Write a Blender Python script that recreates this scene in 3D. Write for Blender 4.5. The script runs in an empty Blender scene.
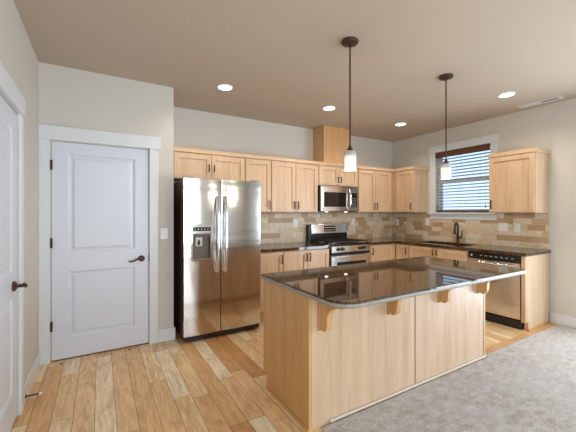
import bpy, bmesh, math, random
from mathutils import Vector, Matrix
random.seed(7)
S = bpy.context.scene
COL = S.collection
PI = math.pi

# ------------------------------------------------------------------ camera
cam = bpy.data.cameras.new('camera'); co = bpy.data.objects.new('camera', cam); COL.objects.link(co)
cam.sensor_width = 36.0; cam.lens = 36.0 * 318.03 / 576.0
cam.shift_y = -3.07 / 576.0
cam.clip_start = 0.05; cam.clip_end = 200
co.location = (0, 0, 1.378)
co.rotation_euler = (PI / 2, 0, -math.radians(30.631))
S.camera = co
# ------------------------------------------------------------------ exposure
S.view_settings.view_transform = 'Standard'; S.view_settings.look = 'None'
S.view_settings.gamma = 1.0; S.view_settings.use_curve_mapping = False
S.view_settings.exposure = 0.52
S.cycles.max_bounces = 10; S.cycles.diffuse_bounces = 5; S.cycles.glossy_bounces = 5
S.cycles.transmission_bounces = 6; S.cycles.transparent_max_bounces = 8
S.cycles.sample_clamp_indirect = 4.0
S.cycles.caustics_reflective = False; S.cycles.caustics_refractive = False
# ------------------------------------------------------------------ world (pale daylight sky)
W = bpy.data.worlds.new('sky'); S.world = W; W.use_nodes = True
wn = W.node_tree.nodes; wl = W.node_tree.links; wn.clear()
wo = wn.new('ShaderNodeOutputWorld'); bg = wn.new('ShaderNodeBackground')
tc = wn.new('ShaderNodeTexCoord'); sx = wn.new('ShaderNodeSeparateXYZ'); cr = wn.new('ShaderNodeValToRGB')
wl.new(tc.outputs['Generated'], sx.inputs[0]); wl.new(sx.outputs['Z'], cr.inputs[0])
cr.color_ramp.elements[0].position = 0.0; cr.color_ramp.elements[0].color = (0.58, 0.77, 1.0, 1)
cr.color_ramp.elements[1].position = 0.5; cr.color_ramp.elements[1].color = (0.35, 0.60, 1.0, 1)
wl.new(cr.outputs[0], bg.inputs[0]); bg.inputs[1].default_value = 1.1
wl.new(bg.outputs[0], wo.inputs[0])

def area(name, loc, rot, sx_, sy_, power, color, spread=None):
    l = bpy.data.lights.new(name, 'AREA'); l.shape = 'RECTANGLE'; l.size = sx_; l.size_y = sy_
    l.energy = power; l.color = color
    if spread: l.spread = spread
    o = bpy.data.objects.new(name, l); COL.objects.link(o); o.location = loc; o.rotation_euler = rot
    return o
# added area lamps: daylight for invented openings behind and right of the camera
area('added_daylight_rear', (1.1, -3.72, 1.35), (PI / 2, 0, 0), 2.6, 2.1, 100, (0.82, 0.91, 1.0))
area('added_daylight_side', (5.0, -0.15, 1.08), (PI / 2, 0, PI / 2), 2.5, 2.0, 85, (0.80, 0.90, 1.0))
CAN_W = 18.0; CAN_C = (1.0, 0.87, 0.72)
PEND_W = 10.0; PEND_C = (1.0, 0.86, 0.68)

# ------------------------------------------------------------------ node helper
class N:
    def __init__(s, name):
        m = bpy.data.materials.new(name); m.use_nodes = True; s.m = m
        s.t = m.node_tree; s.p = s.t.nodes['Principled BSDF']
    def new(s, t, **k):
        n = s.t.nodes.new('ShaderNode' + t)
        for a, b in k.items(): setattr(n, a, b)
        return n
    def lk(s, a, b):
        s.t.links.new(a, b)
    def put(s, sock, v):
        if hasattr(v, 'links') or isinstance(v, bpy.types.NodeSocket): s.lk(v, sock)
        else: sock.default_value = v
    def math(s, op, a, b=0.0, c=None):
        n = s.new('Math', operation=op); s.put(n.inputs[0], a); s.put(n.inputs[1], b)
        if c is not None: s.put(n.inputs[2], c)
        return n.outputs[0]
    def pos(s):
        g = s.new('NewGeometry'); q = s.new('SeparateXYZ'); s.lk(g.outputs['Position'], q.inputs[0])
        return g.outputs['Position'], q.outputs[0], q.outputs[1], q.outputs[2]
    def vec(s, x, y, z=0.0):
        n = s.new('CombineXYZ'); s.put(n.inputs[0], x); s.put(n.inputs[1], y); s.put(n.inputs[2], z); return n.outputs[0]
    def scale(s, v, sc):
        n = s.new('Mapping'); s.lk(v, n.inputs[0]); n.inputs['Scale'].default_value = sc; return n.outputs[0]
    def noise(s, v, sc, det=4, rough=0.55, dist=0.0):
        n = s.new('TexNoise'); s.lk(v, n.inputs['Vector']); n.inputs['Scale'].default_value = sc
        n.inputs['Detail'].default_value = det; n.inputs['Roughness'].default_value = rough; n.inputs['Distortion'].default_value = dist
        return n.outputs[0]
    def white(s, v):
        n = s.new('TexWhiteNoise'); s.lk(v, n.inputs['Vector']); return n.outputs['Value']
    def ramp(s, f, stops, interp='LINEAR'):
        n = s.new('ValToRGB'); s.lk(f, n.inputs[0]); r = n.color_ramp; r.interpolation = interp
        r.elements[0].position = stops[0][0]; r.elements[1].position = stops[-1][0]
        for p, c in stops[1:-1]: r.elements.new(p)
        for e, (p, c) in zip(sorted(r.elements, key=lambda e: e.position), stops): e.color = (*c, 1) if len(c) == 3 else c
        return n.outputs[0]
    def mix(s, f, a, b, mode='MIX'):
        n = s.new('Mix', data_type='RGBA', blend_type=mode); s.put(n.inputs[0], f)
        for i, v in ((6, a), (7, b)):
            if isinstance(v, tuple): n.inputs[i].default_value = (*v, 1) if len(v) == 3 else v
            else: s.lk(v, n.inputs[i])
        return n.outputs[2]
    def bump(s, h, st, d=0.01):
        n = s.new('Bump'); s.lk(h, n.inputs['Height']); n.inputs['Strength'].default_value = st; n.inputs['Distance'].default_value = d
        s.lk(n.outputs[0], s.p.inputs['Normal'])
    def base(s, c):
        if isinstance(c, tuple): s.p.inputs['Base Color'].default_value = (*c, 1)
        else: s.lk(c, s.p.inputs['Base Color'])
    def set(s, **k):
        for a, v in k.items(): s.put(s.p.inputs[a.replace('_', ' ')], v)
        return s

def lin(r, g, b):
    f = lambda c: (c / 255) / 12.92 if c / 255 <= 0.04045 else ((c / 255 + 0.055) / 1.055) ** 2.4
    return (f(r), f(g), f(b))

M = {}
def simple(name, c, rough=0.5, metal=0.0, **k):
    n = N(name); n.base(c); n.set(Roughness=rough, Metallic=metal, **k); M[name] = n.m; return n
# painted walls: faint orange-peel texture
def paint(name, c, bs, st, rough=0.75):
    n = N(name); p, x, y, z = n.pos()
    v = n.noise(p, 1.2, 2); n.base(n.mix(v, tuple(q * 0.97 for q in c), tuple(min(1, q * 1.03) for q in c)))
    n.set(Roughness=rough); n.bump(n.noise(p, bs, 3, 0.6), st, 0.004); M[name] = n.m
paint('wall_paint', lin(205, 202, 194), 160, 0.12)
paint('ceiling_paint', lin(190, 177, 161), 38, 0.55, 0.85)
paint('white_trim', lin(218, 223, 228), 60, 0.02, 0.35)
paint('door_paint', lin(212, 220, 231), 120, 0.05, 0.38)

# maple: long vertical grain, soft blotches
def maple(name, tint=(1, 1, 1), horiz=False):
    n = N(name); p, x, y, z = n.pos()
    h = n.math('ADD', x, n.math('MULTIPLY', y, 0.83))
    if horiz: v = n.vec(n.math('MULTIPLY', h, 1.2), n.math('MULTIPLY', z, 22.0))
    else: v = n.vec(n.math('MULTIPLY', h, 16.0), n.math('MULTIPLY', z, 1.1))
    g = n.noise(v, 1.0, 5, 0.6, 0.6)
    blot = n.noise(p, 3.2, 3, 0.6, 0.8)
    board = n.white(n.vec(n.math('FLOOR', n.math('MULTIPLY', h, 9.0)), 0.0))
    c = n.ramp(g, [(0.25, lin(192, 160, 125)), (0.5, lin(212, 183, 151)), (0.75, lin(224, 199, 171))])
    c = n.mix(n.math('MULTIPLY', blot, 0.35), c, lin(184, 146, 106))
    c = n.mix(n.math('MULTIPLY', board, 0.25), c, lin(222, 190, 154))
    c = n.mix(1.0, c, tint, 'MULTIPLY')
    n.base(c); n.set(Roughness=0.33); n.bump(g, 0.04, 0.002); M[name] = n.m
maple('maple'); maple('maple_horizontal', horiz=True); maple('maple_honey_warm_lit', (0.96, 0.78, 0.50)); maple('maple_cool_lit', (0.95, 0.96, 1.0)); maple('maple_amber', (1.0, 0.82, 0.60))  # same maple: warm and cool light painted into the honey and pale tints

# hickory plank floor, boards running along Y
def planks():
    n = N('hickory_floor'); p, x, y, z = n.pos()
    wd = 0.125
    u = n.math('DIVIDE', n.math('ADD', x, 20.03), wd); row = n.math('FLOOR', u); fu = n.math('FRACT', u)
    r1 = n.white(n.vec(row, 3.1)); r2 = n.white(n.vec(row, 9.7))
    ln = n.math('ADD', 0.55, n.math('MULTIPLY', r2, 0.8))
    v = n.math('DIVIDE', n.math('ADD', y, n.math('ADD', 20.0, n.math('MULTIPLY', r1, 3.0))), ln)
    idv = n.math('FLOOR', v); fv = n.math('FRACT', v)
    rnd = n.white(n.vec(row, idv, 1.0)); rnd2 = n.white(n.vec(row, idv, 5.0))
    gv = n.vec(n.math('ADD', n.math('MULTIPLY', x, 26.0), n.math('MULTIPLY', rnd, 50.0)), n.math('ADD', n.math('MULTIPLY', y, 2.6), n.math('MULTIPLY', rnd2, 30.0)))
    g = n.noise(gv, 1.0, 6, 0.62, 1.6)
    gv2 = n.vec(n.math('ADD', n.math('MULTIPLY', x, 9.0), n.math('MULTIPLY', rnd2, 50.0)), n.math('ADD', n.math('MULTIPLY', y, 2.0), n.math('MULTIPLY', rnd, 30.0)))
    g2 = n.noise(gv2, 1.0, 3, 0.5, 2.5)
    tone = n.ramp(rnd, [(0.0, lin(208, 156, 98)), (0.15, lin(228, 182, 126)), (0.42, lin(243, 208, 156)), (0.7, lin(248, 223, 180)), (1.0, lin(252, 238, 208))])
    c = n.mix(n.math('MULTIPLY', n.ramp(g, [(0.35, (1, 1, 1)), (0.62, (0, 0, 0))]), 0.42), tone, lin(158, 108, 62))
    c = n.mix(n.math('MULTIPLY', n.ramp(g2, [(0.52, (0, 0, 0)), (0.64, (1, 1, 1))]), 0.32), c, lin(176, 118, 68))
    vo = n.new('TexVoronoi'); n.lk(n.vec(n.math('MULTIPLY', x, 5.2), n.math('MULTIPLY', y, 2.6)), vo.inputs['Vector']); vo.inputs['Scale'].default_value = 1.0
    knot = n.ramp(vo.outputs['Distance'], [(0.0, (1, 1, 1)), (0.055, (0.8, 0.8, 0.8)), (0.10, (0, 0, 0))])
    ksel = n.math('GREATER_THAN', n.white(vo.outputs['Position']), 0.55)
    c = n.mix(n.math('MULTIPLY', n.math('MULTIPLY', knot, ksel), 0.85), c, lin(70, 38, 20))
    e1 = n.math('LESS_THAN', n.math('MULTIPLY', fu, wd), 0.0028)
    e2 = n.math('LESS_THAN', n.math('MULTIPLY', fv, ln), 0.0028)
    gap = n.math('MAXIMUM', e1, e2)
    c = n.mix(n.math('MULTIPLY', gap, 0.9), c, lin(72, 42, 22))
    n.base(c); n.set(Roughness=n.math('ADD', 0.30, n.math('MULTIPLY', g, 0.12)))
    hgt = n.math('SUBTRACT', n.math('MULTIPLY', g, 0.15), gap); n.bump(hgt, 0.25, 0.002); M['hickory_floor'] = n.m
planks()

def carpet():
    n = N('carpet_pile'); p, x, y, z = n.pos()
    f = n.noise(p, 150, 3, 0.75); b = n.noise(p, 2.2, 4, 0.6, 1.0); m_ = n.noise(n.scale(p, (1.3, 2.2, 1)), 8, 6, 0.72, 0.25)
    c = n.ramp(f, [(0.32, lin(136, 127, 118)), (0.66, lin(242, 237, 229))])
    c = n.mix(n.math('MULTIPLY', n.ramp(m_, [(0.40, (0, 0, 0)), (0.62, (1, 1, 1))]), 0.6), c, lin(140, 122, 104))
    c = n.mix(n.math('MULTIPLY', n.ramp(b, [(0.4, (0, 0, 0)), (0.6, (1, 1, 1))]), 0.35), c, lin(205, 202, 200))
    n.base(c); n.set(Roughness=1.0); n.p.inputs['Sheen Weight'].default_value = 0.3
    n.bump(n.math('ADD', f, n.math('MULTIPLY', m_, 2.0)), 0.7, 0.012); M['carpet_pile'] = n.m
carpet()

def granite(name, dark=1.0):
    n = N(name); p, x, y, z = n.pos()
    a = n.noise(p, 55, 5, 0.7); b = n.noise(p, 14, 4, 0.65, 1.0)
    vo = n.new('TexVoronoi'); n.lk(p, vo.inputs['Vector']); vo.inputs['Scale'].default_value = 120
    c = n.ramp(a, [(0.36, lin(26, 18, 13)), (0.5, lin(74, 52, 34)), (0.62, lin(120, 90, 60)), (0.72, lin(158, 128, 92))])
    c = n.mix(n.math('MULTIPLY', b, 0.7), c, lin(44, 30, 20))
    n.base(c); n.set(Roughness=0.035); n.p.inputs['IOR'].default_value = 1.68
    M[name] = n.m
granite('brown_granite')
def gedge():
    n = N('granite_edge_glare'); p, x, y, z = n.pos()  # pale colour paints in the window reflection on the granite edge
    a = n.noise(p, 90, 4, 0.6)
    n.base(n.ramp(a, [(0.35, lin(146, 142, 134)), (0.65, lin(168, 164, 157))])); n.set(Roughness=0.38); M['granite_edge_glare'] = n.m
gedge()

def travertine(name, axis):
    n = N(name); p, x, y, z = n.pos(); h = x if axis == 'x' else y
    rh = 0.0775
    zz = n.math('SUBTRACT', z, 0.914)
    u = n.math('DIVIDE', zz, rh); row = n.math('FLOOR', u); fu = n.math('FRACT', u)
    r = n.white(n.vec(row, 2.0)); ln = n.math('ADD', 0.11, n.math('MULTIPLY', n.white(n.vec(row, 7.0)), 0.11))
    v = n.math('DIVIDE', n.math('ADD', h, n.math('ADD', 10, r)), ln); idv = n.math('FLOOR', v); fv = n.math('FRACT', v)
    rnd = n.white(n.vec(row, idv, 1.0))
    tone = n.ramp(rnd, [(0.0, lin(178, 146, 108)), (0.16, lin(196, 166, 128)), (0.36, lin(220, 198, 164)), (0.6, lin(228, 211, 184)), (0.82, lin(236, 223, 201)), (1.0, lin(216, 207, 190))])
    c = n.mix(n.math('MULTIPLY', n.ramp(n.noise(p, 30, 5, 0.7, 1.0), [(0.42, (0, 0, 0)), (0.62, (1, 1, 1))]), 0.5), tone, lin(186, 154, 116))
    g1 = n.math('LESS_THAN', n.math('MULTIPLY', fu, rh), 0.004); g2 = n.math('LESS_THAN', n.math('MULTIPLY', fv, ln), 0.004)
    gap = n.math('MAXIMUM', g1, g2)
    c = n.mix(gap, c, lin(196, 182, 158))
    n.base(c); n.set(Roughness=0.45); n.bump(n.math('SUBTRACT', n.math('MULTIPLY', n.noise(p, 40, 3), 0.3), gap), 0.4, 0.003); M[name] = n.m
travertine('travertine_back', 'x'); travertine('travertine_right', 'y')

def steel(name, c=(0.60, 0.585, 0.56), rough=0.13, vertical=False, wav=0.35):
    n = N(name); p, x, y, z = n.pos()
    s = n.scale(p, (2.0, 2.0, 240) if not vertical else (240, 240, 2))
    g = n.noise(s, 1.0, 3)
    n.base(c); n.set(Metallic=1.0, Roughness=n.math('ADD', rough - 0.04, n.math('MULTIPLY', g, 0.08)))
    w_ = n.noise(n.scale(p, (1.1, 1.1, 5.0)), 1.0, 2, 0.5)
    n.bump(n.math('ADD', n.math('MULTIPLY', w_, 4.0), n.math('MULTIPLY', g, 0.05)), wav, 0.004); M[name] = n.m
steel('stainless', (0.66, 0.645, 0.625)); steel('bright_steel', (0.82, 0.82, 0.82), 0.16)
simple('recess_grey', lin(104, 94, 84), 0.4)
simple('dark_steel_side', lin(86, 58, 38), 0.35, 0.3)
simple('black_plastic', (0.012, 0.011, 0.010), 0.25)
simple('black_glass', (0.010, 0.008, 0.007), 0.05)
simple('black_enamel', (0.015, 0.012, 0.010), 0.15)
simple('cast_iron', (0.02, 0.018, 0.016), 0.45)
simple('grey_plastic', (0.30, 0.29, 0.27), 0.4)
simple('bronze', lin(64, 36, 23), 0.45, 0.0)
simple('satin_bronze', lin(58, 34, 22), 0.35, 0.3)
simple('white_plastic', lin(238, 238, 236), 0.3)
simple('slat_paint', lin(190, 200, 218), 0.5)
simple('walnut_stain', lin(96, 54, 30), 0.4)
simple('vinyl', lin(228, 232, 236), 0.4)
simple('dark_gap', (0.01, 0.008, 0.007), 0.8)
simple('cord', lin(210, 205, 195), 0.7)
simple('cream_trim', lin(212, 200, 182), 0.5)
simple('legend', lin(205, 205, 200), 0.5)
n = simple('window_glass', (1, 1, 1), 0.0); n.p.inputs['Transmission Weight'].default_value = 1.0; n.p.inputs['IOR'].default_value = 1.0
def emis(name, c, st):
    n = N(name); n.base(c); n.p.inputs['Emission Color'].default_value = (*c, 1); n.p.inputs['Emission Strength'].default_value = st; M[name] = n.m
emis('can_glow', (1.0, 0.97, 0.92), 5.0)
emis('bulb_glow', (1.0, 0.95, 0.86), 2.2)
n = N('shade_glass'); n.base((0.80, 0.79, 0.76)); n.set(Roughness=0.35); n.p.inputs['Transmission Weight'].default_value = 0.5; n.p.inputs['IOR'].default_value = 1.15
M['shade_glass'] = n.m

# ------------------------------------------------------------------ mesh helpers
def box(bm, x0, x1, y0, y1, z0, z1):
    if x0 > x1: x0, x1 = x1, x0
    if y0 > y1: y0, y1 = y1, y0
    if z0 > z1: z0, z1 = z1, z0
    v = [bm.verts.new(p) for p in ((x0,y0,z0),(x1,y0,z0),(x1,y1,z0),(x0,y1,z0),(x0,y0,z1),(x1,y0,z1),(x1,y1,z1),(x0,y1,z1))]
    for f in ((0,3,2,1),(4,5,6,7),(0,1,5,4),(1,2,6,5),(2,3,7,6),(3,0,4,7)): bm.faces.new([v[i] for i in f])
def cyl(bm, a, b, r, seg=16, r2=None):
    a = Vector(a); b = Vector(b); d = b - a; r2 = r if r2 is None else r2
    q = d.to_track_quat('Z', 'Y').to_matrix()
    A, B = [], []
    for i in range(seg):
        t = 2 * PI * i / seg; o = q @ Vector((math.cos(t), math.sin(t), 0))
        A.append(bm.verts.new(a + o * r)); B.append(bm.verts.new(b + o * r2))
    for i in range(seg):
        j = (i + 1) % seg; bm.faces.new((A[i], A[j], B[j], B[i]))
    bm.faces.new(A[::-1]); bm.faces.new(B)
def tube(bm, pts, r, seg=10):
    pts = [Vector(p) for p in pts]; rings = []; up = None
    for i, p in enumerate(pts):
        d = (pts[min(i + 1, len(pts) - 1)] - pts[max(i - 1, 0)]).normalized()
        if up is None: up = d.orthogonal().normalized()
        up = (up - d * up.dot(d)).normalized(); s = d.cross(up)
        rr = r[i] if isinstance(r, (list, tuple)) else r
        rings.append([bm.verts.new(p + (up * math.cos(2*PI*k/seg) + s * math.sin(2*PI*k/seg)) * rr) for k in range(seg)])
    for a, b in zip(rings, rings[1:]):
        for k in range(seg):
            j = (k + 1) % seg; bm.faces.new((a[k], a[j], b[j], b[k]))
    bm.faces.new(rings[0][::-1]); bm.faces.new(rings[-1])
def lathe(bm, c, prof, seg=28, axis='z'):
    rings = []
    for r, h in prof:
        ring = []
        for k in range(seg):
            t = 2 * PI * k / seg; a, b = r * math.cos(t), r * math.sin(t)
            p = {'z': (a, b, h), 'y': (a, h, b), 'x': (h, a, b)}[axis]
            ring.append(bm.verts.new((c[0] + p[0], c[1] + p[1], c[2] + p[2])))
        rings.append(ring)
    for a, b in zip(rings, rings[1:]):
        for k in range(seg):
            j = (k + 1) % seg; bm.faces.new((a[k], a[j], b[j], b[k]))
    return rings
def prism(bm, pts, ext):
    """pts: closed outline (3-D, planar), extruded by vector ext"""
    A = [bm.verts.new(p) for p in pts]; B = [bm.verts.new(Vector(p) + Vector(ext)) for p in pts]
    n_ = len(A)
    for i in range(n_):
        j = (i + 1) % n_; bm.faces.new((A[i], A[j], B[j], B[i]))
    bm.faces.new(A[::-1]); bm.faces.new(B)

def obj(name, bm, mat, parent=None, bevel=0.0, seg=2, smooth=False, label=None):
    bmesh.ops.recalc_face_normals(bm, faces=bm.faces)
    me = bpy.data.meshes.new(name); bm.to_mesh(me); bm.free()
    me.materials.append(M[mat])
    o = bpy.data.objects.new(name, me); COL.objects.link(o)
    if bevel:
        b = o.modifiers.new('bevel', 'BEVEL'); b.width = bevel; b.segments = seg; b.limit_method = 'ANGLE'; b.angle_limit = math.radians(40)
    if smooth:
        for p in me.polygons: p.use_smooth = True
        try: me.set_sharp_from_angle(angle=math.radians(42))
        except Exception: pass
    if parent:
        o.parent = parent
        off = Vector((0, 0, 0)); q = parent
        while q: off += q.location; q = q.parent
        o.location = -off
    if label: o['label'] = label
    return o
def BM(): return bmesh.new()
def bx(name, d, mat, parent=None, bevel=0.0, label=None):
    bm = BM(); box(bm, *d); return obj(name, bm, mat, parent, bevel, label=label)
def thing(name, label, cat, loc, group=None):
    o = bpy.data.objects.new(name, None); COL.objects.link(o); o.location = loc; o.empty_display_size = 0.1
    o['label'] = label; o['category'] = cat
    if group: o['group'] = group
    return o
def tag(o, label, cat, group=None):
    o['label'] = label; o['category'] = cat
    if group: o['group'] = group
    return o
def origin(o, loc):
    """put a single-mesh thing's origin at loc"""
    loc = Vector(loc); o.data.transform(Matrix.Translation(-loc)); o.location = loc; return o
def struct(o, name=None):
    o['kind'] = 'structure'; return o
def dup(root, loc, label=None, group=None):
    r = root.copy(); COL.objects.link(r); r.location = loc
    if label: r['label'] = label
    if group: r['group'] = group
    for ch in list(root.children):
        c = ch.copy(); COL.objects.link(c); c.parent = r
        for g in list(ch.children):
            d = g.copy(); COL.objects.link(d); d.parent = c
    return r

# ------------------------------------------------------------------ room shell
XL, YP, XP, YB, XR, ZC = -0.477, 3.628, 0.695, 4.269, 4.869, 2.746
YR = -3.6; T = 0.15
struct(bx('floor', (XL - T, XR + T, YR - T, YB + T, -0.12, 0.0), 'hickory_floor'))
struct(bx('ceiling', (XL - T, XR + T, YR - T, YB + T, ZC, ZC + 0.12), 'ceiling_paint'))
struct(bx('wall_back', (XP + 0.001, XR + T, YB, YB + T, 0, ZC), 'wall_paint'))
# left wall with a door opening
DL0, DL1, DZ = 1.955, 2.785, 2.045
bm = BM(); box(bm, XL - T, XL, YR, DL0, 0, ZC); box(bm, XL - T, XL, DL1, YB + T, 0, ZC); box(bm, XL - T, XL, DL0, DL1, DZ, ZC)
struct(obj('wall_left', bm, 'wall_paint'))
# pantry wall with a door opening and its return beside the refrigerator
DP0, DP1 = -0.385, 0.445
bm = BM(); box(bm, XL, DP0, YP, YP + 0.115, 0, ZC); box(bm, DP1, XP, YP, YP + 0.115, 0, ZC); box(bm, DP0, DP1, YP, YP + 0.115, DZ, ZC)
box(bm, XP - 0.115, XP, YP + 0.115, YB + T, 0, ZC)
struct(obj('wall_pantry', bm, 'wall_paint'))
# right wall with the kitchen window and an unseen glass slider opening added for daylight
KY0, KY1, KZ0, KZ1 = 2.465, 3.335, 1.385, 2.385
SY0, SY1, SZ1 = -1.40, 1.15, 2.1
bm = BM()
box(bm, XR, XR + T, YR, SY0, 0, ZC); box(bm, XR, XR + T, SY0, SY1, SZ1, ZC); box(bm, XR, XR + T, SY1, KY0, 0, ZC)
box(bm, XR, XR + T, KY0, KY1, 0, KZ0); box(bm, XR, XR + T, KY0, KY1, KZ1, ZC); box(bm, XR, XR + T, KY1, YB, 0, ZC)
struct(obj('wall_right', bm, 'wall_paint'))
# rear wall behind the camera with a wide window added to let daylight in
RX0, RX1, RZ0, RZ1 = -0.2, 2.4, 0.3, 2.4
bm = BM()
box(bm, XL - T, RX0, YR - T, YR, 0, ZC); box(bm, RX1, XR + T, YR - T, YR, 0, ZC); box(bm, RX0, RX1, YR - T, YR, 0, RZ0); box(bm, RX0, RX1, YR - T, YR, RZ1, ZC)
struct(obj('wall_rear', bm, 'wall_paint'))
bm = BM()
for a, b in ((RX0, RX0 + .06), (RX1 - .06, RX1), (1.07, 1.13)): box(bm, a, b, YR - 0.08, YR - 0.02, RZ0, RZ1)
box(bm, RX0, RX1, YR - 0.08, YR - 0.02, RZ0, RZ0 + .06); box(bm, RX0, RX1, YR - 0.08, YR - 0.02, RZ1 - .06, RZ1)
struct(obj('added_window', bm, 'vinyl'))  # unseen rear window frame, added for daylight
bm = BM()
for a, b in ((SY0, SY0 + .07), (SY1 - .07, SY1), (-.155, -.095)): box(bm, XR + .03, XR + .09, a, b, 0.0, SZ1)
box(bm, XR + .03, XR + .09, SY0, SY1, SZ1 - .07, SZ1); box(bm, XR + .03, XR + .09, SY0, SY1, 0, .07)
struct(obj('added_slider', bm, 'vinyl'))  # unseen slider frame, added for daylight

# carpet laid over the living-room side
CE = 1.672; CX = 1.21
bm = BM()
box(bm, CX, XR, YR, 1.632, 0.0, 0.012)
box(bm, 3.185, XR, 1.632, CE, 0.0, 0.012)
o = obj('carpet', bm, 'carpet_pile', bevel=0.004); o['kind'] = 'stuff'
tag(o, 'mottled grey-beige carpet covering the living side of the floor', 'carpet')

struct(bx('trim_4', (3.19, XR - .017, CE + .002, 1.750, 0.0005, 0.007), 'maple_amber', bevel=0.002))
# baseboards
BH = 0.13
def baseb(name, d): struct(bx(name, d, 'white_trim', bevel=0.004))
baseb('baseboard_left', (XL, XL + .016, 2.877, YP - 0.022, 0, BH))
baseb('baseboard_pantry', (0.537, XP + 0.016, YP - 0.016, YP, 0, BH))
baseb('baseboard_return', (XP, XP + .016, YP + 0.001, YB, 0, BH))
baseb('baseboard_right', (XR - .016, XR, SY1 + .1, 1.755, 0.001, BH))

# ------------------------------------------------------------------ doors
def door_leaf_bm(W_, H_, th, panels):
    """local leaf: x 0..W, z 0..H, face at y=0 towards -y; panels = recessed frames with raised field"""
    bm = BM()
    xs = sorted({0, W_} | {p[0] for p in panels} | {p[1] for p in panels})
    zs = sorted({0, H_} | {p[2] for p in panels} | {p[3] for p in panels})
    def inp(a, b, c, d): return any(a >= p[0]-1e-6 and b <= p[1]+1e-6 and c >= p[2]-1e-6 and d <= p[3]+1e-6 for p in panels)
    for a, b in zip(xs, xs[1:]):
        for c, d in zip(zs, zs[1:]):
            if not inp(a, b, c, d):
                bm.faces.new([bm.verts.new(q) for q in ((a, 0, c), (b, 0, c), (b, 0, d), (a, 0, d))])
    def ring(r0, y0, r1, y1):
        A = [(r0[0], y0, r0[2]), (r0[1], y0, r0[2]), (r0[1], y0, r0[3]), (r0[0], y0, r0[3])]
        B = [(r1[0], y1, r1[2]), (r1[1], y1, r1[2]), (r1[1], y1, r1[3]), (r1[0], y1, r1[3])]
        for i in range(4):
            j = (i + 1) % 4; bm.faces.new([bm.verts.new(q) for q in (A[i], A[j], B[j], B[i])])
    def ins(p, d): return (p[0] + d, p[1] - d, p[2] + d, p[3] - d)
    for p in panels:
        ring(p, 0, ins(p, .018), .013); ring(ins(p, .018), .013, ins(p, .03), .013); ring(ins(p, .03), .013, ins(p, .052), .003)
        q = ins(p, .052); bm.faces.new([bm.verts.new(v) for v in ((q[0], .003, q[2]), (q[1], .003, q[2]), (q[1], .003, q[3]), (q[0], .003, q[3]))])
    # back and sides
    for f in (((0, th, 0), (0, th, H_), (W_, th, H_), (W_, th, 0)), ((0, 0, 0), (0, 0, H_), (0, th, H_), (0, th, 0)), ((W_, 0, 0), (W_, th, 0), (W_, th, H_), (W_, 0, H_)),
              ((0, 0, H_), (W_, 0, H_), (W_, th, H_), (0, th, H_)), ((0, 0, 0), (0, th, 0), (W_, th, 0), (W_, 0, 0))):
        bm.faces.new([bm.verts.new(q) for q in f])
    bmesh.ops.remove_doubles(bm, verts=bm.verts, dist=1e-5)
    return bm
def lever_parts(parent, c, ax, lever_dir, sw=None):
    """ax: outward normal; rose and curved lever"""
    c = Vector(c); ax = Vector(ax); L = Vector(lever_dir)
    bm = BM(); cyl(bm, c, c + ax * .012, .032, 24); cyl(bm, c + ax * .012, c + ax * .02, .028, 24, .018); cyl(bm, c + ax * .02, c + ax * .055, .011, 14)
    h = obj('door_handle', bm, 'bronze', parent, smooth=True, label='dark bronze lever handle')
    bm = BM(); e = c + ax * .055
    tube(bm, [e, e + L * .02 + Vector((0, 0, .006)), e + L * .05 + Vector((0, 0, -.004)), e + L * .085 + Vector((0, 0, -.02)), e + L * .11 + Vector((0, 0, -.022)), e + L * .122 + Vector((0, 0, -.012))], [.011, .0105, .009, .008, .0075, .006], 12)
    obj('lever', bm, 'bronze', h, smooth=True)

# pantry door (door_1)
d1 = bpy.data.objects.new('door_1', None); COL.objects.link(d1); d1.location = ((DP0 + DP1) / 2, YP, 0); struct(d1)
LW = DP1 - DP0 - 0.008; LH = DZ - 0.018
bm = door_leaf_bm(LW, LH, 0.035, [(0.125, LW - .125, 0.192, 0.812), (0.125, LW - .125, 0.985, 1.92)])
bmesh.ops.translate(bm, verts=bm.verts, vec=(DP0 + .004, YP + .004, 0.014))
obj('door_leaf', bm, 'door_paint', d1)
for hz in (0.33, 1.10, 1.82):
    bm = BM(); cyl(bm, (DP0 - .002, YP - .006, hz - .045), (DP0 - .002, YP - .006, hz + .045), .008, 12); box(bm, DP0 - .004, DP0 + .012, YP - .004, YP + .0035, hz - .045, hz + .045)
    obj('hinge', bm, 'bronze', d1, label='dark bronze hinge')
lever_parts(d1, (0.375, YP + .004, 0.905), (0, -1, 0), (-1, 0, 0))
bx('threshold', (DP0, DP1, YP + .01, YP + .1, 0.0005, 0.010), 'walnut_stain', d1)
bx('latch_plate', (DP1 - .001, DP1 + .006, YP - .004, YP + .003, 0.87, 0.94), 'bronze', d1)
# left wall door (door_2)
d2 = bpy.data.objects.new('door_2', None); COL.objects.link(d2); d2.location = (XL, (DL0 + DL1) / 2, 0); struct(d2)
LW2 = DL1 - DL0 - 0.008
bm = door_leaf_bm(LW2, LH, 0.035, [(0.125, LW2 - .125, 0.192, 0.812), (0.125, LW2 - .125, 0.985, 1.92)])
# rotate so the face looks to +X
bmesh.ops.rotate(bm, verts=bm.verts, matrix=Matrix.Rotation(PI / 2, 3, 'Z'))
bmesh.ops.translate(bm, verts=bm.verts, vec=(XL - .004, DL0 + .004, 0.014))
obj('door_leaf', bm, 'door_paint', d2)
lever_parts(d2, (XL - .004, 2.665, 0.905), (1, 0, 0), (0, .8, 0))
bx('threshold', (XL - .1, XL - .01, DL0, DL1, 0.0005, 0.010), 'walnut_stain', d2)

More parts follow.
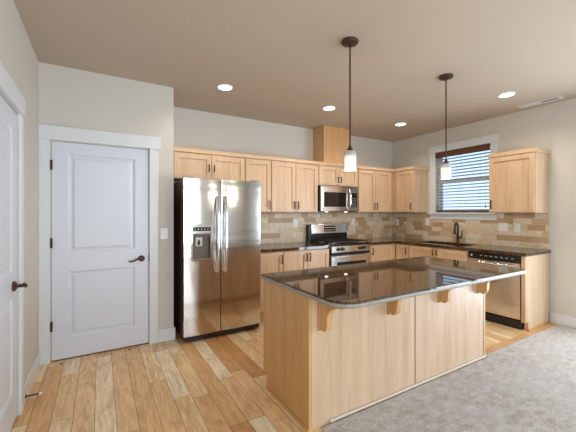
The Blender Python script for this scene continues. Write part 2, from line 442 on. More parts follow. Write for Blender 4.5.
# door casings
def casing(name, boxes):
    bm = BM()
    for b in boxes: box(bm, *b)
    return struct(obj(name, bm, 'white_trim', bevel=0.003))
casing('trim_1', [(XL + .001, DP0 - .008, YP - .02, YP, 0, DZ + .008), (DP1 + .006, 0.536, YP - .02, YP, 0, DZ + .008),
                  (XL + .001, 0.556, YP - .026, YP, DZ + .008, DZ + .135)])
casing('trim_2', [(XL, XL + .02, DL1 + .006, 2.875, 0, DZ + .008), (XL, XL + .02, DL0 - .19, DL0 - .006, 0, DZ + .008),
                  (XL, XL + .026, DL0 - .21, 2.893, DZ + .008, DZ + .135)])
casing('trim_3', [(XR - .02, XR, SY0 - .09, SY0, 0, SZ1), (XR - .02, XR, SY1, SY1 + .09, 0.013, SZ1), (XR - .026, XR, SY0 - .11, SY1 + .11, SZ1, SZ1 + .12)])  # casing of the added slider

# ------------------------------------------------------------------ kitchen window
w1 = bpy.data.objects.new('window_1', None); COL.objects.link(w1); w1.location = (XR, (KY0 + KY1) / 2, KZ0); struct(w1)
bm = BM()
box(bm, XR - .02, XR, KY1 + .003, KY1 + .108, KZ0, KZ1); box(bm, XR - .02, XR, KY0 - .088, KY0 - .003, KZ0, KZ1)
box(bm, XR - .028, XR, KY0 - .108, KY1 + .125, KZ1 + .002, KZ1 + .118)
obj('casing', bm, 'white_trim', w1, 0.003)
bx('sill', (XR - .055, XR - .001, KY0 - .105, KY1 + .125, KZ0 - .028, KZ0 - .001), 'white_trim', w1, 0.004)
bx('apron', (XR - .022, XR - .001, KY0 - .088, KY1 + .108, KZ0 - .112, KZ0 - .029), 'white_trim', w1, 0.003)
bm = BM(); XW = XR + .085
for a, b, c, d in ((KY0, KY0 + .045, KZ0, KZ1), (KY1 - .045, KY1, KZ0, KZ1), (KY0, KY1, KZ0, KZ0 + .045), (KY0, KY1, KZ1 - .045, KZ1), (KY0 + .04, KY1 - .04, 1.865, 1.915)):
    box(bm, XW, XW + .05, a + .0005, b - .0005, c + .0005, d - .0005)
obj('window_frame', bm, 'vinyl', w1, 0.003)
bx('pane', (XW + .02, XW + .024, KY0 + .04, KY1 - .04, KZ0 + .04, KZ1 - .04), 'window_glass', w1)

bl = thing('window_blind', 'white slatted blind with dark brown top valance, lowered in the window over the sink', 'window blind', (XR, (KY0 + KY1) / 2, 1.39))
bx('valance', (XR - .028, XR - .012, KY0 + .004, KY1 - .01, 2.285, 2.375), 'walnut_stain', bl, 0.002, label='dark brown wooden valance')
bx('headrail', (XR - .011, XR + .04, KY0 + .006, KY1 - .012, 2.33, 2.372), 'walnut_stain', bl)
nsl = 19; z0_, z1_ = 1.425, 2.305
for i in range(nsl):
    zc = z0_ + (z1_ - z0_) * i / (nsl - 1); t = -math.radians(13); hw = .025
    dx, dz = hw * math.cos(t), hw * math.sin(t); xc = XR + .012
    bm = BM(); prism(bm, [(xc - dx, KY0 + .008, zc - dz), (xc + dx, KY0 + .008, zc + dz), (xc + dx, KY0 + .008, zc + dz + .003), (xc - dx, KY0 + .008, zc - dz + .003)], (0, KY1 - KY0 - .022, 0))
    obj('slat', bm, 'slat_paint', bl)
bx('bottom_rail', (XR - .014, XR + .038, KY0 + .008, KY1 - .014, 1.389, 1.407), 'walnut_stain', bl, 0.002, label='dark brown bottom rail')
for yy in (KY0 + .14, (KY0 + KY1) / 2, KY1 - .14):
    bm = BM(); cyl(bm, (XR - .0165, yy, 1.40), (XR - .0165, yy, 2.33), .0016, 6); obj('ladder_cord', bm, 'cord', bl)
for yy in (KY0 + .06, KY1 - .05):
    bm = BM(); cyl(bm, (XR - .023, yy, 1.50), (XR - .023, yy, 2.30), .0014, 6); obj('pull_cord', bm, 'cord', bl)
    bm = BM(); cyl(bm, (XR - .023, yy, 1.455), (XR - .023, yy, 1.50), .008, 10, .004); obj('cord_tassel', bm, 'bronze', bl)

# ------------------------------------------------------------------ cabinets
class Back:    # faces -Y; a = X
    def __init__(s, f): s.f = f
    def b(s, a0, a1, o0, o1, z0, z1): return (a0, a1, s.f - o1, s.f - o0, z0, z1)
    def p(s, a, o, z): return Vector((a, s.f - o, z))
class Right:   # faces -X; a = Y
    def __init__(s, f): s.f = f
    def b(s, a0, a1, o0, o1, z0, z1): return (s.f - o1, s.f - o0, a0, a1, z0, z1)
    def p(s, a, o, z): return Vector((s.f - o, a, z))
class Island(Back):   # faces +Y
    def b(s, a0, a1, o0, o1, z0, z1): return (a0, a1, s.f + o0, s.f + o1, z0, z1)
    def p(s, a, o, z): return Vector((a, s.f + o, z))
def pull(parent, F, a, z, L=.115, o=.02):
    bm = BM(); pts = []
    for k in range(9):
        t = k / 8; pts.append(F.p(a, o + .022 + .007 * math.sin(PI * t), z - L / 2 + L * t))
    tube(bm, pts, [.006, .0065, .0075, .008, .0082, .008, .0075, .0065, .006], 8)
    for q in (-1, 1):
        zz = z + q * L * .42; cyl(bm, F.p(a, o - .001, zz), F.p(a, o + .024, zz), .0055, 8)
    obj('handle', bm, 'bronze', parent, smooth=True, label='dark bronze bar pull')
def shaker(parent, F, a0, a1, z0, z1, hp=None, rail=.058, mat='maple'):
    bm = BM(); o0, o1 = .0015, .021
    box(bm, *F.b(a0, a0 + rail, o0, o1, z0, z1)); box(bm, *F.b(a1 - rail, a1, o0, o1, z0, z1))
    box(bm, *F.b(a0 + rail, a1 - rail, o0, o1, z0, z0 + rail)); box(bm, *F.b(a0 + rail, a1 - rail, o0, o1, z1 - rail, z1))
    box(bm, *F.b(a0 + rail - .001, a1 - rail + .001, o0, .0055, z0 + rail - .001, z1 - rail + .001))
    d = obj('door', bm, mat, parent, 0.0018)
    if hp: pull(d, F, *hp, o=.021)
    return d
def cabinet(name, label, F, a0, a1, z0, z1, depth, doors, cat='cabinet', toe=False, top=True, grp=None, endside=None, topover=.02):
    c = (a0 + a1) / 2; loc = F.p(c, -depth / 2, z0)
    t = thing(name, label, cat, tuple(loc), grp)
    bm = BM()
    if toe:
        box(bm, *F.b(a0 + .0005, a1 - .0005, -depth, 0, z0 + .10, z1)); box(bm, *F.b(a0 + .0005, a1 - .0005, -depth, -.07, z0, z0 + .10))
    else: box(bm, *F.b(a0 + .0005, a1 - .0005, -depth, 0, z0, z1))
    obj('carcass', bm, 'maple', t, 0.001)
    for d in doors: shaker(t, F, *d)
    if top:
        e0 = topover if endside == 'lo' else 0; e1 = topover if endside == 'hi' else 0
        bx('top_moulding', F.b(a0 - e0 + .0003, a1 + e1 - .0003, -depth, .03, z1 + .0005, z1 + .05), 'maple_horizontal', t, 0.002)
    return t
FB = Back(3.945); UZ0, UZ1 = 1.39, 2.112; UD = YB - 3.945 - .001
g = .003
cabinet('wall_cabinet', 'short two-door maple wall cabinet above the refrigerator', FB, XP + .002, 1.667, 1.79, UZ1, UD,
        [(.76, 1.205, 1.80, UZ1 - .015, (1.175, 1.935, .09)), (1.21, 1.655, 1.80, UZ1 - .015, (1.24, 1.935, .09))])
cabinet('wall_cabinet', 'tall single-door maple wall cabinet right beside the refrigerator top', FB, 1.667, 2.058, UZ0, UZ1, UD,
        [(1.675, 2.050, UZ0 + .006, UZ1 - .015, (2.02, UZ0 + .10))])
cabinet('wall_cabinet', 'tall two-door maple wall cabinet just left of the microwave', FB, 2.058, 2.862, UZ0, UZ1, UD,
        [(2.066, 2.455, UZ0 + .006, UZ1 - .015, (2.425, UZ0 + .10)), (2.460, 2.850, UZ0 + .006, UZ1 - .015, (2.49, UZ0 + .10))])
cabinet('wall_cabinet', 'short two-door maple wall cabinet above the microwave', FB, 2.862, 3.672, 1.805, UZ1, UD,
        [(2.878, 3.262, 1.813, UZ1 - .015, (3.232, 1.90, .09)), (3.267, 3.655, 1.813, UZ1 - .015, (3.297, 1.90, .09))])
cabinet('wall_cabinet', 'tall two-door maple wall cabinet right of the microwave, reaching the corner', FB, 3.672, 4.508, UZ0, UZ1, UD,
        [(3.685, 4.055, UZ0 + .006, UZ1 - .015, (4.025, UZ0 + .10)), (4.060, 4.425, UZ0 + .006, UZ1 - .015, (4.09, UZ0 + .10))])
FR = Right(4.53); RD = XR - 4.53 - .001
cabinet('wall_cabinet', 'maple corner wall cabinet left of the window with single door', FR, 3.495, YB - .001, UZ0, UZ1, RD,
        [(3.515, 3.875, UZ0 + .006, UZ1 - .015, (3.545, UZ0 + .10))], endside='lo')
cabinet('wall_cabinet', 'single-door maple wall cabinet hanging right of the window', FR, 1.775, 2.315, UZ0 - .01, UZ1 + .005, RD,
        [(1.785, 2.305, UZ0, UZ1, (2.27, UZ0 + .10))], endside='lo')
# duct cover above the microwave cabinet
o = bx('duct_cover', (3.0, 3.535, 3.965, YB - .002, UZ1 + .0515, ZC - .002), 'maple_amber', bevel=0.002)
t = thing('duct_cover', 'maple wood duct cover box rising from cabinets to ceiling', 'duct cover', (3.27, 4.1, UZ1 + .05))
o.name = 'cover_panel'; o.parent = t; o.location = -Vector(t.location)
bx('corner_trim', (2.997, 3.012, 3.962, 3.977, UZ1 + .052, ZC - .003), 'maple', t)

# base cabinets
BZ = 0.872; FBB = Back(3.655); BD = YB - 3.655 - .012
cabinet('base_cabinet', 'narrow single-door maple base cabinet beside the refrigerator', FBB, 1.665, 2.085, 0, BZ, BD, [(1.675, 2.08, .115, BZ - .012, (2.052, .77))], toe=True, top=False)
cabinet('base_cabinet', 'two-door maple base cabinet immediately left of the range', FBB, 2.085, 2.85, 0, BZ, BD, [(2.092, 2.465, .115, BZ - .012, (2.437, .77)), (2.47, 2.84, .115, BZ - .012, (2.498, .77))], toe=True, top=False)
cabinet('base_cabinet', 'single-door maple base cabinet immediately right of the range', FBB, 3.635, 4.249, 0, BZ, BD, [(3.65, 4.13, .115, BZ - .012, (3.69, .77))], toe=True, top=False)
FRB = Right(4.25); RBD = XR - 4.25 - .012
cabinet('base_cabinet', 'narrow single-door maple base cabinet in the counter corner left of the sink', FRB, 3.376, 3.653, 0, BZ, RBD, [(3.385, 3.625, .115, BZ - .012, (3.415, .77))], toe=True, top=False)
# sink base: open-topped carcass so that the sink bowl hangs inside
t = thing('base_cabinet', 'two-door maple sink base cabinet under the faucet', 'cabinet', (4.5, 2.905, 0))
bm = BM(); A0, A1 = 2.437, 3.375
box(bm, *FRB.b(A0, A0 + .018, -RBD, 0, .1, BZ)); box(bm, *FRB.b(A1 - .018, A1, -RBD, 0, .1, BZ)); box(bm, *FRB.b(A0 + .018, A1 - .018, -RBD, 0, .1, .118))
box(bm, *FRB.b(A0, A1, -RBD, -.07, 0, .1)); box(bm, *FRB.b(A0 + .018, A1 - .018, -.02, 0, .118, BZ))
obj('carcass', bm, 'maple', t)
shaker(t, FRB, 2.45, 2.905, .115, BZ - .012, (2.877, .80, .09)); shaker(t, FRB, 2.91, 3.366, .115, BZ - .012, (2.938, .80, .09))
# end panel
t = thing('end_panel', 'plain maple end panel closing the counter run right of the dishwasher', 'cabinet panel', (4.55, 1.785, 0))
bm = BM(); box(bm, 4.235, XR - .012, 1.765, 1.808, .10, BZ); box(bm, 4.31, XR - .012, 1.765, 1.808, 0.0005, .10)
obj('panel', bm, 'maple', t, 0.001)
bx('base_shoe', (4.30, XR - .018, 1.752, 1.7645, 0.0005, .022), 'maple_honey_warm_lit', t)
bx('toe_board', (4.32, 4.335, 1.812, 2.436, 0.0005, .095), 'walnut_stain', t)

# countertops
CT0, CT1 = 0.875, 0.914
o = bx('countertop', (1.662, 2.852, 3.613, YB - .013, CT0, CT1), 'brown_granite', bevel=0.0025)
tag(origin(o, (2.25, 3.9, CT0)), 'dark brown granite countertop between refrigerator and range', 'countertop')
bm = BM(); X0c = 4.213; SKX0, SKX1, SKY0, SKY1 = 4.335, 4.735, 2.56, 3.33
outer = [(3.633, 3.613), (X0c, 3.613), (X0c, 1.745), (XR - .013, 1.745), (XR - .013, YB - .013), (3.633, YB - .013)]
# grid of quads leaving the sink hole open
xs = [3.633, X0c, SKX0, SKX1, XR - .013]; ys = [1.745, SKY0, SKY1, 3.613, YB - .013]
vt = {}
def gv(i, j, z):
    k = (i, j, z)
    if k not in vt: vt[k] = bm.verts.new((xs[i], ys[j], z))
    return vt[k]
cells = {(i, j) for i in range(4) for j in range(4) if not (i == 0 and j < 3) and not (i == 2 and j == 1)}
for i, j in cells:
    bm.faces.new((gv(i, j, CT1), gv(i + 1, j, CT1), gv(i + 1, j + 1, CT1), gv(i, j + 1, CT1)))
    bm.faces.new((gv(i, j, CT0), gv(i, j + 1, CT0), gv(i + 1, j + 1, CT0), gv(i + 1, j, CT0)))
    for (di, dj, e) in ((-1, 0, ((i, j), (i, j + 1))), (1, 0, ((i + 1, j), (i + 1, j + 1))), (0, -1, ((i, j), (i + 1, j))), (0, 1, ((i, j + 1), (i + 1, j + 1)))):
        if (i + di, j + dj) not in cells:
            (a, b), (c, d) = e; bm.faces.new((gv(a, b, CT0), gv(c, d, CT0), gv(c, d, CT1), gv(a, b, CT1)))
o = obj('countertop', bm, 'brown_granite', bevel=0.0025)
tag(origin(o, (4.5, 3.0, CT0)), 'long dark brown L-shaped granite countertop holding the sink', 'countertop')

# backsplashes
o = bx('tile_backsplash', (1.64, XR - .013, YB - .011, YB - .001, CT1 - .04, UZ0 - .001), 'travertine_back')
tag(origin(o, (3.2, YB, CT1)), 'tan travertine brick tile backsplash behind the range', 'backsplash')
bm = BM()
ax0, ax1 = KY0 - .088, KY1 + .108
box(bm, XR - .011, XR - .001, 1.765, ax0 - .002, CT1 - .04, UZ0 - .012)
box(bm, XR - .011, XR - .001, ax0 - .002, ax1 + .002, CT1 - .04, KZ0 - .114)
box(bm, XR - .011, XR - .001, ax1 + .002, YB - .012, CT1 - .04, UZ0 - .03)
o = obj('tile_backsplash', bm, 'travertine_right')
tag(origin(o, (XR, 3.0, CT1)), 'tan travertine brick tile backsplash under the window behind the sink', 'backsplash')

# ------------------------------------------------------------------ sink and faucet
t = thing('sink', 'dark bronze-toned undermount sink set into the granite under the window', 'sink', (4.53, 2.94, .70))
bm = BM(); zt = CT0 - .001; w = .012; a, b, c, d = SKX0 - .01, SKX1 + .01, SKY0 - .01, SKY1 + .01
box(bm, a, b, c, d, .70, .71)
box(bm, a, a + w, c, d, .71, zt); box(bm, b - w, b, c, d, .71, zt); box(bm, a + w, b - w, c, c + w, .71, zt); box(bm, a + w, b - w, d - w, d, .71, zt)
box(bm, a + w, b - w, 2.93, 2.95, .71, zt - .03)
obj('bowl', bm, 'dark_steel_side', t)
for yy in (2.75, 3.13):
    bm = BM(); cyl(bm, (4.53, yy, .7105), (4.53, yy, .714), .045, 20); obj('drain', bm, 'stainless', t)
FX, FY = 4.785, 2.905
t = thing('faucet', 'dark bronze pull-down kitchen faucet standing behind the sink', 'faucet', (FX, FY, CT1))
bm = BM(); lathe(bm, (FX, FY, CT1), [(0, 0), (.031, 0), (.031, .008), (.024, .014), (.021, .03), (.02, .10), (.023, .105), (.023, .115), (.017, .13), (.0145, .16), (0, .16)], 24)
obj('base', bm, 'bronze', t, smooth=True)
bm = BM(); pts = [(FX, FY, CT1 + .15)]
for k in range(0, 13):
    th_ = PI * k / 12; q_ = .07 - .07 * math.cos(th_); pts.append((FX - .97 * q_, FY - .24 * q_, CT1 + .235 + .075 * math.sin(th_)))
pts.append((FX - .137, FY - .034, CT1 + .22)); tube(bm, pts, .0155, 12)
obj('spout', bm, 'bronze', t, smooth=True)
bm = BM(); cyl(bm, (FX - .137, FY - .034, CT1 + .222), (FX - .140, FY - .035, CT1 + .135), .018, 16, .024); obj('spray_head', bm, 'bronze', t, smooth=True)
bm = BM(); tube(bm, [(FX, FY - .018, CT1 + .075), (FX, FY - .045, CT1 + .085), (FX - .004, FY - .066, CT1 + .11), (FX - .006, FY - .07, CT1 + .19)], [.014, .013, .011, .006], 12); obj('lever', bm, 'bronze', t, smooth=True)

# ------------------------------------------------------------------ refrigerator
fx0, fx1, fy = 0.755, 1.640, 3.40; fs = 1.153; fz = 1.745
t = thing('refrigerator', 'stainless steel side-by-side refrigerator with ice dispenser in left door', 'refrigerator', ((fx0 + fx1) / 2, 3.8, 0))
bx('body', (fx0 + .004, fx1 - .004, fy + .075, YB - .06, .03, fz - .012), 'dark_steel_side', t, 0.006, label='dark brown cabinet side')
def fdoor(name, a, b, hole=None):
    """slightly crowned steel door"""
    bm = BM(); n_ = 10; dz0, dz1 = .075, fz
    def yf(x): u = (x - a) / (b - a) * 2 - 1; return fy + .010 * u * u
    if hole is None:
        P = [(a + (b - a) * k / n_, yf(a + (b - a) * k / n_), dz0) for k in range(n_ + 1)] + [(b, fy + .07, dz0), (a, fy + .07, dz0)]
        prism(bm, P, (0, 0, dz1 - dz0))
    else:
        hx0, hx1, hz0, hz1 = hole
        for (p, q, r, s) in ((a, hx0, dz0, dz1), (hx1, b, dz0, dz1), (hx0, hx1, dz0, hz0), (hx0, hx1, hz1, dz1)):
            m_ = 6; P = [(p + (q - p) * k / m_, yf(p + (q - p) * k / m_), r) for k in range(m_ + 1)] + [(q, fy + .07, r), (p, fy + .07, r)]
            prism(bm, P, (0, 0, s - r))
    return obj(name, bm, 'stainless', t, smooth=True)
hole = (.828, 1.056, .865, 1.258)
fz_door = fdoor('freezer_door', fx0, fs - .004, hole); fr_door = fdoor('fridge_door', fs + .004, fx1)
# dispenser
bm = BM(); hx0, hx1, hz0, hz1 = hole; f0 = fy + .0
box(bm, hx0, hx1, f0 + .002, f0 + .012, 1.155, hz1); box(bm, hx0, hx0 + .02, f0 + .002, f0 + .012, hz0, 1.155); box(bm, hx1 - .02, hx1, f0 + .002, f0 + .012, hz0, 1.155); box(bm, hx0 + .02, hx1 - .02, f0 + .002, f0 + .012, hz0, hz0 + .02)
dp = obj('dispenser', bm, 'stainless', fz_door, 0.002)
bm = BM(); box(bm, hx0, hx1, f0 + .062, f0 + .069, hz0, hz1 - .1); box(bm, hx0 + .001, hx0 + .008, f0 + .0125, f0 + .062, hz0, hz1 - .1); box(bm, hx1 - .008, hx1 - .001, f0 + .0125, f0 + .062, hz0, hz1 - .1)
box(bm, hx0 + .008, hx1 - .008, f0 + .0125, f0 + .062, 1.13, 1.155)
obj('dispenser_recess', bm, 'recess_grey', fz_door)
bx('drip_tray', (hx0 + .009, hx1 - .009, f0 + .0125, f0 + .061, hz0 + .001, hz0 + .022), 'grey_plastic', fz_door)
bx('control_strip', (hx0 + .02, hx1 - .02, f0 - .001, f0 + .0015, 1.185, 1.225), 'black_glass', fz_door)
for k in range(5): bx('control_mark', (hx0 + .035 + k * .034, hx0 + .05 + k * .034, f0 - .0018, f0 - .0011, 1.20, 1.21), 'legend', fz_door)
bm = BM(); box(bm, hx0 + .055, hx0 + .13, f0 + .04, f0 + .061, 1.02, 1.115); obj('dispenser_plate', bm, 'legend', fz_door, 0.003)
bm = BM(); cyl(bm, (hx0 + .0925, f0 + .036, 1.052), (hx0 + .0925, f0 + .036, 1.09), .014, 12, .006); box(bm, hx0 + .08, hx0 + .105, f0 + .03, f0 + .0398, 1.035, 1.055); obj('ice_paddle', bm, 'black_plastic', fz_door)
def bow(parent, x, z0, z1, name='handle', y=fy, out=.06, r=.013):
    bm = BM(); pts = []
    for k in range(17):
        t_ = k / 16; pts.append((x, y - .012 - (out - .012) * min(1, math.sin(PI * t_) * 1.55), z0 + (z1 - z0) * t_))
    tube(bm, pts, r, 12)
    obj(name, bm, 'bright_steel', parent, smooth=True)
bow(fz_door, fs - .044, .735, 1.56, out=.06, r=.0165); bow(fr_door, fs + .044, .735, 1.56, out=.06, r=.0165)
bx('kick_grille', (fx0 + .01, fx1 - .01, fy + .03, fy + .06, .018, .068), 'black_plastic', t, 0.003)
bx('door_gap', (fs - .003, fs + .003, fy + .02, fy + .074, .08, fz - .01), 'dark_gap', t)
for xx in (fx0 + .05, fx1 - .05):
    bx('hinge_cover', (xx - .04, xx + .04, fy + .02, fy + .14, fz + .001, fz + .018), 'grey_plastic', t, 0.004)
    bm = BM(); cyl(bm, (xx, fy + .09, 0.0005), (xx, fy + .09, .03), .022, 12); obj('foot', bm, 'grey_plastic', t)
    bm = BM(); cyl(bm, (xx, YB - .12, 0.0005), (xx, YB - .12, .03), .022, 12); obj('foot', bm, 'grey_plastic', t)
bm = BM(); cyl(bm, (1.575, fy + .0045, 1.685), (1.575, fy + .009, 1.685), .014, 20); obj('badge', bm, 'grey_plastic', fr_door, label='small round grey badge')

# ------------------------------------------------------------------ microwave
mx0, mx1, my, mz0, mz1 = 2.872, 3.605, 3.865, 1.397, 1.803
t = thing('microwave', 'stainless over-the-range microwave mounted between the wall cabinets', 'microwave', ((mx0 + mx1) / 2, 4.05, mz0))
bx('body', (mx0, mx1, my + .035, YB - .013, mz0, mz1 - .001), 'black_plastic', t, 0.003)
md = mx0 + .79 * (mx1 - mx0)
bm = BM(); wz0, wz1 = mz0 + .075, mz1 - .105; wx0, wx1 = mx0 + .05, md - .085
for q in ((mx0, wx0, mz0 + .012, mz1 - .01), (wx1, md, mz0 + .012, mz1 - .01), (wx0, wx1, mz0 + .012, wz0), (wx0, wx1, wz1, mz1 - .01)): box(bm, q[0], q[1], my, my + .034, q[2], q[3])
dr = obj('door', bm, 'stainless', t)
bx('window', (wx0, wx1, my + .004, my + .03, wz0, wz1), 'black_glass', dr)
bow(dr, md - .035, mz0 + .04, mz1 - .05, y=my, out=.045, r=.011)
bx('control_panel', (md + .002, mx1, my, my + .034, mz0 + .012, mz1 - .01), 'stainless', t, 0.002)
bx('keypad', (md + .014, mx1 - .02, my - .003, my - .0005, mz0 + .07, mz1 - .105), 'black_glass', t)
bm = BM()
for r in range(5):
    for c in range(3): box(bm, md + .03 + c * .032, md + .048 + c * .032, my - .0045, my - .0032, mz0 + .085 + r * .03, mz0 + .097 + r * .03)
obj('key_marks', bm, 'grey_plastic', t)
bm = BM(); cyl(bm, (mx0 + .035, my - .002, mz0 + .043), (mx0 + .035, my - .0003, mz0 + .043), .011, 16); obj('badge', bm, 'black_plastic', t)

for xx in (mx0 + .17, mx1 - .17):
    bm = BM(); cyl(bm, (xx, 3.96, mz0 - .004), (xx, 3.96, mz0 - .0005), .026, 18); obj('cooktop_light', bm, 'can_glow', t)
l = bpy.data.lights.new('cooktop_lamp', 'SPOT'); l.energy = 2.5; l.color = (1, .85, .65); l.shadow_soft_size = .05; l.spot_size = 2.2
lo = bpy.data.objects.new('cooktop_lamp', l); COL.objects.link(lo); lo.parent = t; lo.location = Vector(((mx0 + mx1) / 2, 3.96, mz0 - .02)) - Vector(t.location)
# ------------------------------------------------------------------ gas range
rx0, rx1, ry = 2.857, 3.628, 3.60
t = thing('gas_range', 'stainless and black gas range with raised control backguard', 'range', ((rx0 + rx1) / 2, 3.9, 0))
bx('body', (rx0, rx1, ry + .04, 4.165, .05, .903), 'black_enamel', t, 0.003)
bm = BM(); box(bm, rx0, rx1, ry + .01, 4.165, .9035, .922); ck = obj('cooktop', bm, 'black_enamel', t, 0.006)
for bxp, byp, br in ((3.0, 3.76, .05), (3.0, 4.02, .04), (3.243, 3.89, .055), (3.485, 3.76, .045), (3.485, 4.02, .05)):
    bm = BM(); lathe(bm, (bxp, byp, .9225), [(0, 0), (br * 1.25, 0), (br * 1.2, .006), (br, .009), (br * .74, .010), (0, .010)], 20)
    obj('burner_base', bm, 'bright_steel', ck, smooth=True)
    bm = BM(); lathe(bm, (bxp, byp, .9225), [(0, .0105), (br * .72, .0105), (br * .72, .018), (br * .6, .02), (0, .02)], 20)
    obj('burner_cap', bm, 'cast_iron', ck, smooth=True)
for k in range(3):
    bm = BM(); a = rx0 + .02 + k * .245; b = a + .236; zz0, zz1 = .940, .952
    for xx in (a, b - .012): box(bm, xx, xx + .012, 3.64, 4.14, zz0, zz1)
    for yy in (3.64, 4.128, 3.885): box(bm, a, b, yy, yy + .012, zz0, zz1)
    for xx in (a + .075, a + .15): box(bm, xx, xx + .01, 3.64, 4.14, zz0, zz1)
    for xx in (a, b - .012):
        for yy in (3.64, 4.128): box(bm, xx, xx + .012, yy, yy + .012, .9225, zz0)
    obj('grate', bm, 'cast_iron', ck)
# backguard
bm = BM(); box(bm, rx0 - .005, rx1 + .005, 4.17, YB - .013, .05, 1.19); box(bm, rx0, rx1, 4.150, 4.17, .923, 1.19)
bgd = obj('backguard', bm, 'black_enamel', t, 0.006)
bm = BM(); prism(bm, [(rx0 + .025, 4.149, 1.045), (rx0 + .025, 4.125, 1.05), (rx0 + .025, 4.145, 1.195), (rx0 + .025, 4.19, 1.2), (rx0 + .025, 4.19, 1.191), (rx0 + .025, 4.149, 1.191)], (rx1 - rx0 - .05, 0, 0))
obj('control_fascia', bm, 'bright_steel', bgd, 0.002)
bm = BM(); prism(bm, [(3.13, 4.1240, 1.075), (3.13, 4.1375, 1.168), (3.13, 4.142, 1.168), (3.13, 4.13, 1.075)], (.23, 0, 0)); obj('display', bm, 'black_glass', bgd)
for r in range(2):
    for c in range(5):
        zz = 1.095 + r * .04; yy = 4.1222 + (zz - 1.075) * .145; bx('display_mark', (3.145 + c * .043, 3.17 + c * .043, yy, yy + .0015, zz, zz + .01), 'legend', bgd)
# front
bx('knob_panel', (rx0 + .004, rx1 - .004, ry, ry + .039, .80, .895), 'stainless', t, 0.004)
for kx in (2.985, 3.06, 3.405, 3.48):
    bm = BM(); lathe(bm, (kx, ry - .001, .848), [(0, 0), (.026, 0), (.026, -.006), (.021, -.008), (.019, -.030), (0, -.032)], 20, 'y')
    obj('knob', bm, 'black_plastic', t, smooth=True)
bm = BM(); box(bm, rx0 + .004, rx0 + .1, ry, ry + .038, .22, .765); box(bm, rx1 - .1, rx1 - .004, ry, ry + .038, .22, .765); box(bm, rx0 + .1, rx1 - .1, ry, ry + .038, .66, .765); box(bm, rx0 + .1, rx1 - .1, ry, ry + .038, .22, .32)
od = obj('oven_door', bm, 'stainless', t)
bx('oven_window', (rx0 + .1, rx1 - .1, ry + .004, ry + .036, .32, .66), 'black_glass', od)
bx('door_gap', (rx0 + .006, rx1 - .006, ry + .012, ry + .039, .767, .797), 'dark_gap', t)
bm = BM(); tube(bm, [(rx0 + .03, ry - .045, .748), (rx1 - .03, ry - .045, .748)], .014, 14)
for xx in (rx0 + .06, rx1 - .06): cyl(bm, (xx, ry - .0005, .748), (xx, ry - .045, .748), .009, 10)
obj('handle', bm, 'bright_steel', od, smooth=True)
bx('drawer', (rx0 + .004, rx1 - .004, ry + .002, ry + .038, .07, .21), 'stainless', t, 0.004)
for xx in (rx0 + .06, rx1 - .06):
    for yy in (3.68, 4.1):
        bm = BM(); cyl(bm, (xx, yy, 0.0005), (xx, yy, .05), .018, 12); obj('foot', bm, 'black_plastic', t)

# ------------------------------------------------------------------ dishwasher
dy0, dy1, dx = 1.815, 2.430, 4.235
t = thing('dishwasher', 'stainless dishwasher with black control strip at the end of the counter', 'dishwasher', (4.5, (dy0 + dy1) / 2, 0))
bx('body', (dx + .03, XR - .03, dy0 + .004, dy1 - .004, .10, .868), 'black_plastic', t)
bm = BM(); n_ = 12; P = []
for k in range(n_ + 1):
    u = k / n_; P.append((dx - .012 * math.sin(PI * u) , dy0 + .004 + (dy1 - dy0 - .008) * u, .125))
P += [(dx + .029, dy1 - .004, .125), (dx + .029, dy0 + .004, .125)]
prism(bm, P, (0, 0, .655))
dd = obj('door', bm, 'stainless', t, smooth=True)
bx('control_strip', (dx - .008, dx + .029, dy0 + .004, dy1 - .004, .785, .866), 'black_plastic', t, 0.006)
for k in range(7): bx('control_mark', (dx - .0095, dx - .0083, dy0 + .07 + k * .06, dy0 + .095 + k * .06, .828, .834), 'legend', t)
bm = BM(); cyl(bm, (dx - .0095, dy1 - .05, .825), (dx - .0083, dy1 - .05, .825), .012, 16); obj('badge', bm, 'legend', t, label='small round silver badge')
bm = BM(); pts = [(dx - .014 - .035 * min(1, math.sin(PI * k / 16) * 1.8), dy0 + .05 + (dy1 - dy0 - .1) * k / 16, .752) for k in range(17)]
tube(bm, pts, .011, 10); obj('handle', bm, 'bright_steel', dd, smooth=True)
bx('energy_sticker', (dx - .0135, dx - .0122, dy0 + .20, dy0 + .30, .66, .71), 'grey_plastic', dd)
bx('kick_plate', (dx + .03, dx + .045, dy0 + .004, dy1 - .004, 0.0005, .118), 'black_plastic', t)

# ------------------------------------------------------------------ island
IX0, IX1, IY0, IY1 = 1.133, 3.159, 1.654, 2.300
IZ0, IZ1 = .852, .890
t = thing('kitchen_island', 'maple kitchen island cabinet with panelled front and corbels', 'island', ((IX0 + IX1) / 2, (IY0 + IY1) / 2, 0))
bm = BM(); box(bm, IX0 + .02, IX1 - .02, IY0 + .019, IY1 - .02, .10, IZ0 - .001); box(bm, IX0 + .02, IX1 - .02, IY0 + .019, IY1 - .07, 0, .10)
obj('carcass', bm, 'maple', t)
bm = BM(); prism(bm, [(IX0, IY0 + .001, .0005), (IX0, IY1 - .06, .0005), (IX0, IY1 - .06, .10), (IX0, IY1, .10), (IX0, IY1, IZ0 - .001), (IX0, IY0 + .001, IZ0 - .001)], (.0195, 0, 0))
obj('end_panel', bm, 'maple_honey_warm_lit', t, 0.001)  # warm light from the left painted into the tint
bm = BM(); prism(bm, [(IX1, IY0 + .001, .0005), (IX1, IY1 - .06, .0005), (IX1, IY1 - .06, .10), (IX1, IY1, .10), (IX1, IY1, IZ0 - .001), (IX1, IY0 + .001, IZ0 - .001)], (-.0195, 0, 0))
obj('end_panel', bm, 'maple', t, 0.001)
bx('front_panel', (IX0 + .020, 2.143, IY0, IY0 + .018, .0005, IZ0 - .001), 'maple_cool_lit', t, 0.001)  # cool window light painted into the front tint
